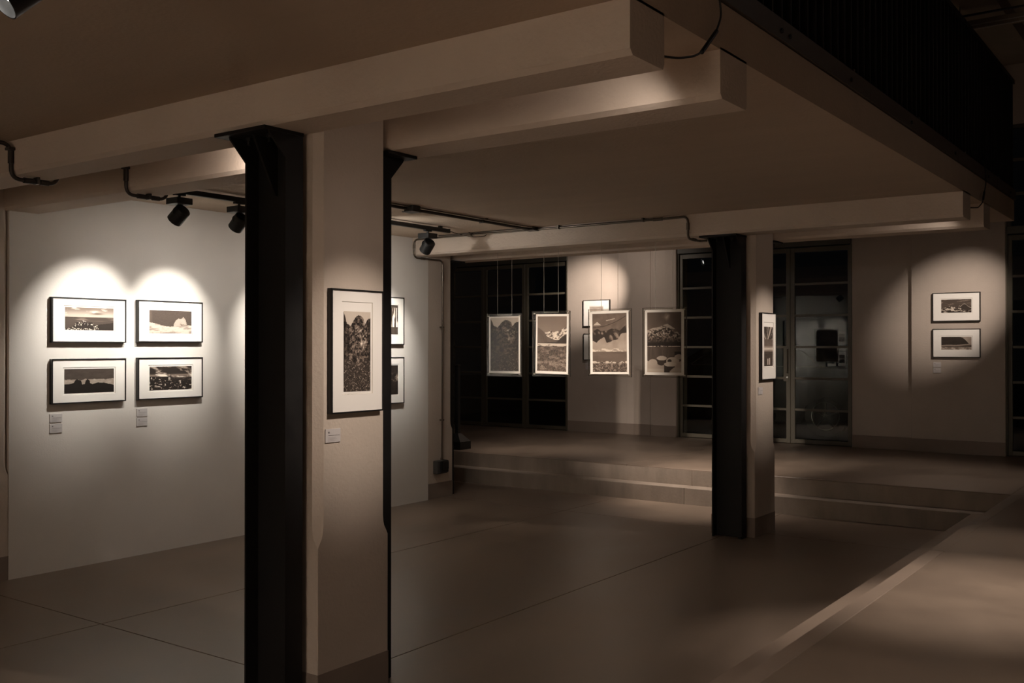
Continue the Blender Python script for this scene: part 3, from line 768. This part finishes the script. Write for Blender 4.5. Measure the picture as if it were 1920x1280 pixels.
# ------------------------------------------------------------ hanging acrylic panels
YH = 8.20
def hanging(fn, x, z, w_, h, sx, sz, sw, sh, wa, wb_, label, bord, rz=0, ry=0, gain=1.0, lift=0):
    t = thing('hanging_print', label, 'hanging print', (x, YH, z), rz, 'prints in acrylic hanging on wires')
    for y in (-.008, .004):
        obj('acrylic_sheet', MB().box(-w_ / 2, w_ / 2, y, y + .003, -h / 2, h / 2), 'acrylic', t)
    e = frame_mb(w_, h, .0016, .0125); ee = obj('acrylic_edge', e, 'edge', t); ee.location = (0, .0055, 0)
    ps = obj('paper', MB().box(-sw / 2, sw / 2, -.0015, 0.0015, -sh / 2, sh / 2), 'mat', t); ps.location = (sx, 0, sz); ps.rotation_euler = (0, ry, 0)
    bl, br, bb, bt = bord
    pr = link('print', print_mesh(fn, sw - bl - br, sh - bb - bt, 150, gain, lift), t)
    pr.location = (sx + (bl - br) / 2, -.0022, sz + (bb - bt) / 2); pr.rotation_euler = (0, ry, 0)
    for cx in (-1, 1):
        for cz in (-1, 1):
            obj('stud', MB().cyl((cx * (w_ / 2 - .022), -.014, cz * (h / 2 - .022)), (cx * (w_ / 2 - .022), .012, cz * (h / 2 - .022)), .0055, n=12), 'wire', t)
    for xx in (wa, wb_):
        obj('wire', MB().cyl((xx - x, 0, h / 2 - .012), (xx - x, 0, ZB - z + .01), .0018, n=6), 'wire', t)
    obj('hanger_rod', MB().cyl((wa - x, 0, h / 2 - .012), (wb_ - x, 0, h / 2 - .012), .0028, n=6), 'wire', t)
    for xx in (wa, wb_):
        obj('hook', MB().bbox(xx - x - .004, xx - x + .004, -.03, .004, ZB - z + .002, ZB - z + .03, .001), 'wire', t)
    return t
hanging(pic_thicket_dark, -6.007, 1.664, .438, .638, .004, .002, .393, .578, -6.089, -5.908, 'leftmost hanging print, dark thicket with flowers below mist', (.022, .018, .022, .012), gain=.88)
hanging(pic_valley, -5.431, 1.676, .440, .642, .008, -.002, .384, .588, -5.517, -5.347, 'second hanging print from the left, snowy valley above a meadow', (.020, .020, .025, .022), ry=math.radians(.8))
hanging(pic_ridge, -4.766, 1.683, .453, .642, -.006, .004, .405, .598, -4.856, -4.682, 'third hanging print from the left, dark ridges over pale fog', (.026, .020, .020, .024), rz=math.radians(4), ry=math.radians(-.6))
hanging(pic_peak, -4.192, 1.686, .437, .639, -.002, .000, .390, .600, -4.284, -4.111, 'rightmost hanging print, snowy peak over a lake with snow-capped boulders', (.024, .026, .026, .024), rz=math.radians(2))

# ------------------------------------------------------------ track and spotlights
XTK = -6.10
tk = thing('ceiling_track', 'long black lighting track under the soffit along the left wall', 'track')
obj('rail', MB().bbox(XTK - .018, XTK + .018, 4.05, 7.42, ZC - .055, ZC - .018, .003), 'black', tk)
obj('end_cap', MB().bbox(XTK - .019, XTK + .019, 7.415, 7.43, ZC - .056, ZC - .017, .002), 'black', tk)
for y in (4.3, 5.4, 6.5, 7.3): obj('mount', MB().bbox(XTK - .012, XTK + .012, y - .02, y + .02, ZC - .02, ZC, .001), 'black', tk)
obj('cable', MB().tube([(XTK, 7.43, ZC - .035), (XTK + .02, 7.55, ZC - .055), (XTK + .05, 7.75, ZC - .07), (XTK + .08, 7.90, ZC - .045), (XTK + .085, 7.925, ZC - .022)], .0035, 6, .06), 'conduit_dark', tk)

def track_spot(y, target, label, x=XTK, watts=24, size=50, zt=None, lit=True, light=True, spill=1.2, color=NEUT, r=.056, ln=.118):
    zt = ZC - .055 if zt is None else zt
    t = thing('track_spotlight', label, 'spotlight', (x, y, zt), 0, 'spotlights on the track' if lit else None)
    obj('track_adapter', MB().bbox(-.016, .016, -.045, .045, -.014, .002, .002), 'black', t)
    obj('driver_box', MB().bbox(-.066, .066, -.066, .066, -.080, -.034, .003), 'black', t)
    obj('stem', MB().cyl((0, 0, -.105), (0, 0, -.010), .0105, n=14), 'black', t, True)
    piv = Vector((0, 0, -.150))
    d = (Vector(target) - (Vector((x, y, zt)) + piv)).normalized()
    q = d.to_track_quat('-Z', 'Y')
    hd = bpy.data.objects.new('lamp_head', None); COL.objects.link(hd); hd.parent = t
    hd.location = piv; hd.rotation_mode = 'QUATERNION'; hd.rotation_quaternion = q
    # body: open cylinder, opening towards local -z
    prof = [(.0, ln * .46), (r * .86, ln * .46), (r * .97, ln * .42), (r, ln * .36), (r, -ln * .54), (r * .93, -ln * .54), (r * .90, -ln * .42), (r * .64, -ln * .25), (0, -ln * .25)]
    obj('housing', MB().lathe(prof, 40), 'black', hd, True)
    obj('lens', MB().cyl((0, 0, -ln * .30), (0, 0, -ln * .27), r * .62, n=32), 'lens', hd)
    # yoke from the stem to the sides of the head
    dd = Vector((-d.y, d.x, 0)).normalized() if abs(d.z) < .99 else Vector((1, 0, 0))
    yk = MB()
    for s in (-1, 1):
        yk.tube([Vector((0, 0, -.100)), dd * s * (r * .6) + Vector((0, 0, -.100)), dd * s * (r + .004) + Vector((0, 0, -.118)), dd * s * (r + .004) + piv], .0045, 8, .02)
    obj('yoke', yk, 'black', t, True)
    if light:
        p = Vector((x, y, zt)) + piv + d * .072
        lamp('track_spot_light', p, target, watts, size, 1.0, spill, color, .022)
        if lit: lamp('track_spot_light_wide', p, (XL, target[1] + .15, 1.5), watts * .05, 85, 1.0, 0, NEUT, .022)
    return t
track_spot(4.395, (XL, 4.22, 1.80), 'leftmost visible track spotlight, above the four framed prints', watts=42, size=56, spill=.5)
track_spot(4.925, (XL, 4.94, 1.80), 'second track spotlight, partly cut off by the front steel post', watts=46, size=54, spill=2.4)
track_spot(7.115, (XL, 7.40, 1.78), 'track spotlight at the far end of the track, right of the near column', watts=42, size=54, spill=3.4)
# near lamp, cut by the top left corner of the picture
nt_ = thing('ceiling_track', 'short lighting track under the soffit near the camera', 'track')
obj('rail', MB().bbox(-2.59 - .018, -2.59 + .018, .3, 2.0, ZC - .055, ZC - .0, .003), 'black', nt_)
track_spot(1.37, (-3.2, -.6, .6), 'lit spotlight cut off by the top left corner of the picture', x=-2.59, watts=17, size=50, lit=False)

rt = thing('ceiling_track', 'suspended lighting track above the landing, hidden behind the far beams', 'track')
obj('rail', MB().bbox(-8.4, -5.6, 11.83 - .018, 11.83 + .018, 3.15, 3.187, .003), 'black', rt)
for x in (-8.2, -7.0, -5.8): obj('suspension_rod', MB().cyl((x, 11.83, 3.185), (x, 11.83, 5.02), .004, n=8), 'black', rt)
track_spot(11.83, (-7.97, YW, 2.46), 'lit spotlight over the landing, mirrored as a bright dot in the glazed door', x=-6.72, watts=92, size=42, zt=3.15, lit=False, spill=8, color=WARM)

# ------------------------------------------------------------ conduits and boxes
def conduit(path, label, r=.0105, mat='conduit_dark', sleeves=(), clips=(), bend=.05, name='conduit', group=None):
    t = thing(name, label, 'conduit', (0, 0, 0), 0, group)
    obj('pipe', MB().tube(path, r, 12, bend, 7), mat, t, True)
    for a, b_ in sleeves: obj('sleeve', MB().cyl(a, b_, r * 1.45, n=14), mat, t, True)
    for p, ax in clips:
        p = Vector(p); s = MB()
        if ax == 'y': s.bbox(p.x - r * 2.0, p.x + r * 2.0, p.y - .008, p.y + .008, p.z - r * 1.3, p.z + r * 2.2, .001)
        elif ax == 'x': s.bbox(p.x - .008, p.x + .008, p.y - r * 2.2, p.y + r * 2.2, p.z - r * 1.3, p.z + r * 2.2, .001)
        else: s.bbox(p.x - r * 2, p.x + r * 2, p.y - r * 2, p.y + r * 2, p.z - .008, p.z + .008, .001)
        obj('clip', s, mat, t)
    return t
ZP = ZC - .022
XP = -5.45
conduit([(XP - .06, .5, ZP), (XP - .06, 2.872, ZP), (XP - .06, 2.872, ZB - .025), (XP - .06, 3.145, ZB - .025), (XP - .06, 3.145, ZP), (XP - .06, 3.40, ZP)],
        'dark conduit bent around the near ceiling beam at the far left', .0115, 'conduit_dark',
        [((XP - .06, 2.872, 2.735), (XP - .06, 2.872, 2.665)), ((XP - .06, 2.945, ZB - .025), (XP - .06, 3.0, ZB - .025)), ((XP - .06, 3.04, ZB - .025), (XP - .06, 3.09, ZB - .025))],
        [((XP - .06, 2.872, 2.745), 'z'), ((XP - .06, 3.02, ZB - .025), 'y')], .06)
conduit([(XP - .06, 3.40, ZP), (XP - .06, 3.585, ZP), (XP - .06, 3.585, ZB - .025), (XP - .06, 3.878, ZB - .025), (XP - .06, 3.878, ZP), (XP - .06, 4.1, ZP)],
        'dark conduit bent around the second ceiling beam, left of the first spotlight', .0105, 'conduit_dark',
        [((XP - .06, 3.585, 2.735), (XP - .06, 3.585, 2.665)), ((XP - .06, 3.665, ZB - .025), (XP - .06, 3.72, ZB - .025)), ((XP - .06, 3.77, ZB - .025), (XP - .06, 3.82, ZB - .025))],
        [((XP - .06, 3.585, 2.745), 'z'), ((XP - .06, 3.745, ZB - .025), 'y')], .06)
conduit([(XP, 4.1, ZP), (XP, 7.86, ZP)], 'dark ceiling conduit running from the near column to the far beam', .013, 'conduit_dark', [], [((XP, 7.1, ZP), 'y'), ((XP, 5.2, ZP), 'y')])
conduit([(XP + .055, 4.1, ZC - .012), (XP + .055, 7.86, ZC - .012)], 'thin bright conduit beside the dark ceiling conduit', .006, 'conduit', [], [((XP + .055, 7.1, ZC - .012), 'y')])
def ceiling_box(x, y, label, s=.05, h=.045, mat='boxgrey'):
    t = thing('junction_box', label, 'junction box', (x, y, ZC))
    obj('housing', MB().bbox(-s, s, -s, s, -h, 0, .006), mat, t)
    obj('lid', MB().bbox(-s - .012, s + .012, -s - .012, s + .012, -h - .008, -h, .003), mat, t)
    for p in ((-s, -s), (s, s)): obj('screw', MB().cyl((p[0] * .85, p[1] * .85, -h - .011), (p[0] * .85, p[1] * .85, -h - .008), .005, n=8), 'conduit', t)
    return t
ceiling_box(XP + .03, 6.13, 'grey junction box on the ceiling conduit right of the near column')
ceiling_box(XP + .01, 7.885, 'flat junction box where the conduits meet at the far beam', .045, .028, 'conduit_dark')
YC = 7.905
conduit([(XP + .05, YC, ZP), (-3.815, YC, ZP), (-3.815, YC, ZB - .022), (-3.815, 8.14, ZB - .024), (-3.745, 8.14, ZB - .024)], 'bright conduit along the far beam, dropping down beside the far column', .0105, 'conduit',
        [((-4.15, YC, ZP), (-4.06, YC, ZP)), ((-3.815, YC, 2.72), (-3.815, YC, 2.66)), ((-3.815, 8.0, ZB - .022), (-3.815, 8.06, ZB - .022))],
        [((-5.15, YC, ZP), 'x'), ((-4.25, YC, ZP), 'x')], .05)
conduit([(XP - .05, YC, ZP), (-6.965, YC, ZP), (-6.965, YC, ZB - .022), (-6.965, 8.375, ZB - .022), (-6.975, 8.375, .43)], 'conduit running left along the far beam and down the pilaster to the socket box', .0095, 'conduit',
        [((-6.965, YC, 2.72), (-6.965, YC, 2.68)), ((-6.965, 8.02, ZB - .022), (-6.965, 8.08, ZB - .022)), ((-6.966, 8.375, 2.46), (-6.967, 8.375, 2.36))],
        [((-6.2, YC, ZP), 'x'), ((-6.975, 8.375, 1.86), 'z'), ((-6.975, 8.375, .85), 'z')], .06)
conduit([(XP - .05, YC - .034, ZC - .007), (-6.6, YC - .034, ZC - .009)], 'thin dark cable lying above the left conduit on the far beam', .005, 'conduit_dark', [], [((-6.2, YC - .034, ZC - .007), 'x')])
sb = thing('socket_box', 'dark grey socket box low on the left pilaster', 'socket box', (-7.012, 8.36, .345), R90)
obj('back_box', MB().bbox(-.095, .085, -.062, -.002, -.075, .068, .006), 'boxgrey', sb)
obj('cover', MB().bbox(-.045, .08, -.082, -.062, -.062, .066, .005), 'black', sb)
obj('flap', MB().bbox(-.035, .072, -.092, -.082, -.03, .055, .004), 'black', sb)
obj('cable_gland', MB().cyl((.015, -.035, .068), (.015, -.035, .095), .014, n=12), 'conduit', sb, True)

# loose cables over the mezzanine edge
def loose(path, label, a, b_):
    t = thing('hanging_cable', label, 'cable')
    obj('cord', MB().tube(path, .0042, 8, .03, 5), 'black', t, True)
    obj('connector', MB().cyl(a, b_, .0085, n=12), 'black', t, True)
loose([(-1.575, 3.44, 3.09), (-1.555, 3.45, 3.05), (-1.56, 3.50, 2.97), (-1.565, 3.535, 2.90), (-1.57, 3.50, 2.833), (-1.57, 3.37, 2.722), (-1.57, 3.30, 2.69), (-1.58, 3.20, 2.662), (-1.60, 3.135, 2.655), (-1.66, 3.125, 2.675)],
      'black cable looping from the mezzanine edge behind the end of the near beam', (-1.57, 3.50, 2.833), (-1.57, 3.37, 2.722))
loose([(-1.575, 8.50, 3.09), (-1.555, 8.50, 3.05), (-1.56, 8.56, 2.93), (-1.57, 8.56, 2.88), (-1.57, 8.53, 2.83), (-1.57, 8.47, 2.77), (-1.58, 8.36, 2.72), (-1.60, 8.22, 2.705), (-1.66, 8.18, 2.71)],
      'black cable looping at the far end of the mezzanine edge', (-1.57, 8.545, 2.865), (-1.57, 8.50, 2.80))

# cable tray high in the hall
tr = thing('strip_light', 'long unlit strip light hung high at the top right corner of the picture', 'light fitting')
obj('body', MB().bbox(-3.2, 3.0, 10.40, 10.47, 4.715, 4.80, .006), 'ceiling_hall', tr)
obj('reflector_lip', MB().bbox(-3.2, 3.0, 10.388, 10.399, 4.705, 4.714, .001), 'white', tr)
obj('reflector_lip', MB().bbox(-3.2, 3.0, 10.388, 10.399, 4.745, 4.752, .001), 'white', tr)
obj('cable', MB().cyl((-3.2, 10.43, 4.86), (3.0, 10.43, 4.86), .012, n=8), 'black', tr)
for x in (-2.25, -2.13, -.5): obj('suspension_wire', MB().cyl((x, 10.43, 4.80), (x, 10.43, 5.012), .004, n=6), 'black', tr)

# stanchion on the landing
sn = thing('barrier_post', 'black post on a heavy base standing on the landing beside the left pilaster', 'post', (-8.05, 9.98, ZU))
obj('pole', MB().bbox(-.026, .026, -.026, .026, .09, 1.06, .004), 'black', sn)
obj('cap', MB().bbox(-.032, .032, -.032, .032, 1.06, 1.08, .003), 'black', sn)
vs = [(-.13, -.11, 0), (.13, -.11, 0), (.13, .11, 0), (-.13, .11, 0), (-.13, -.11, .10), (.13, -.11, .10), (.13, .11, .10), (-.13, .11, .10), (-.03, -.03, .20), (.03, -.03, .20), (.03, .03, .20), (-.03, .03, .20)]
fs = [(0, 3, 2, 1), (8, 9, 10, 11)] + [(i, (i + 1) % 4, 4 + (i + 1) % 4, 4 + i) for i in range(4)] + [(4 + i, 4 + (i + 1) % 4, 8 + (i + 1) % 4, 8 + i) for i in range(4)]
obj('base', MB().add(vs, fs), 'black', sn)

# ------------------------------------------------------------ outside
struct('ground', MB().box(-30, 20, YW + .31, 40, ZU - .3, ZU - .02), 'asphalt', 'dark asphalt outside the rear doors')
def car():
    t = thing('car', 'dark car parked outside the rear doors, only its window trim and wheel showing', 'car', (-4.84, 14.55, ZU - .02))
    body = [(-.62, .22), (-.75, .35), (-.80, .62), (-.74, .86), (-.55, .97), (-.20, 1.01), (.2, 1.32), (.75, 1.44), (1.7, 1.44), (2.5, 1.0), (3.35, .85), (3.5, .55), (3.45, .25), (3.1, .20),
            (2.95, .20), (2.88, .45), (2.62, .60), (2.36, .45), (2.29, .20), (.36, .20), (.29, .45), (0, .60), (-.29, .45), (-.36, .20)]
    body = [(-x, z) for x, z in body]
    obj('body', MB().prism(body, 'y', .04, 1.7), 'car', t)
    win = [(.05, 1.03), (-.10, 1.06), (-.32, 1.26), (-.75, 1.37), (-1.65, 1.37), (-2.15, 1.05)]
    obj('side_window', MB().prism(win, 'y', .030, .045), 'car', t)
    obj('window_trim', MB().tube([(p[0], .026, p[1]) for p in win] + [(win[0][0], .026, win[0][1])], .009, 6, .05), 'chrome', t, True)
    for x in (0, -2.62):
        wh = obj('wheel', MB().cyl((x, .06, .31), (x, .25, .31), .31, n=32), 'rubber', t, True)
        rm = MB().tube([(x + .205 * math.cos(a), .052, .31 + .205 * math.sin(a)) for a in np.linspace(0, 2 * math.pi, 33)], .008, 6)
        for k in range(5):
            a = k * 2 * math.pi / 5 + .3
            rm.tube([(x, .05, .31), (x + .2 * math.cos(a), .052, .31 + .2 * math.sin(a))], .012, 6)
        rm.cyl((x, .045, .31), (x, .07, .31), .03, n=16)
        obj('rim', rm, 'rim', wh, True)
car()
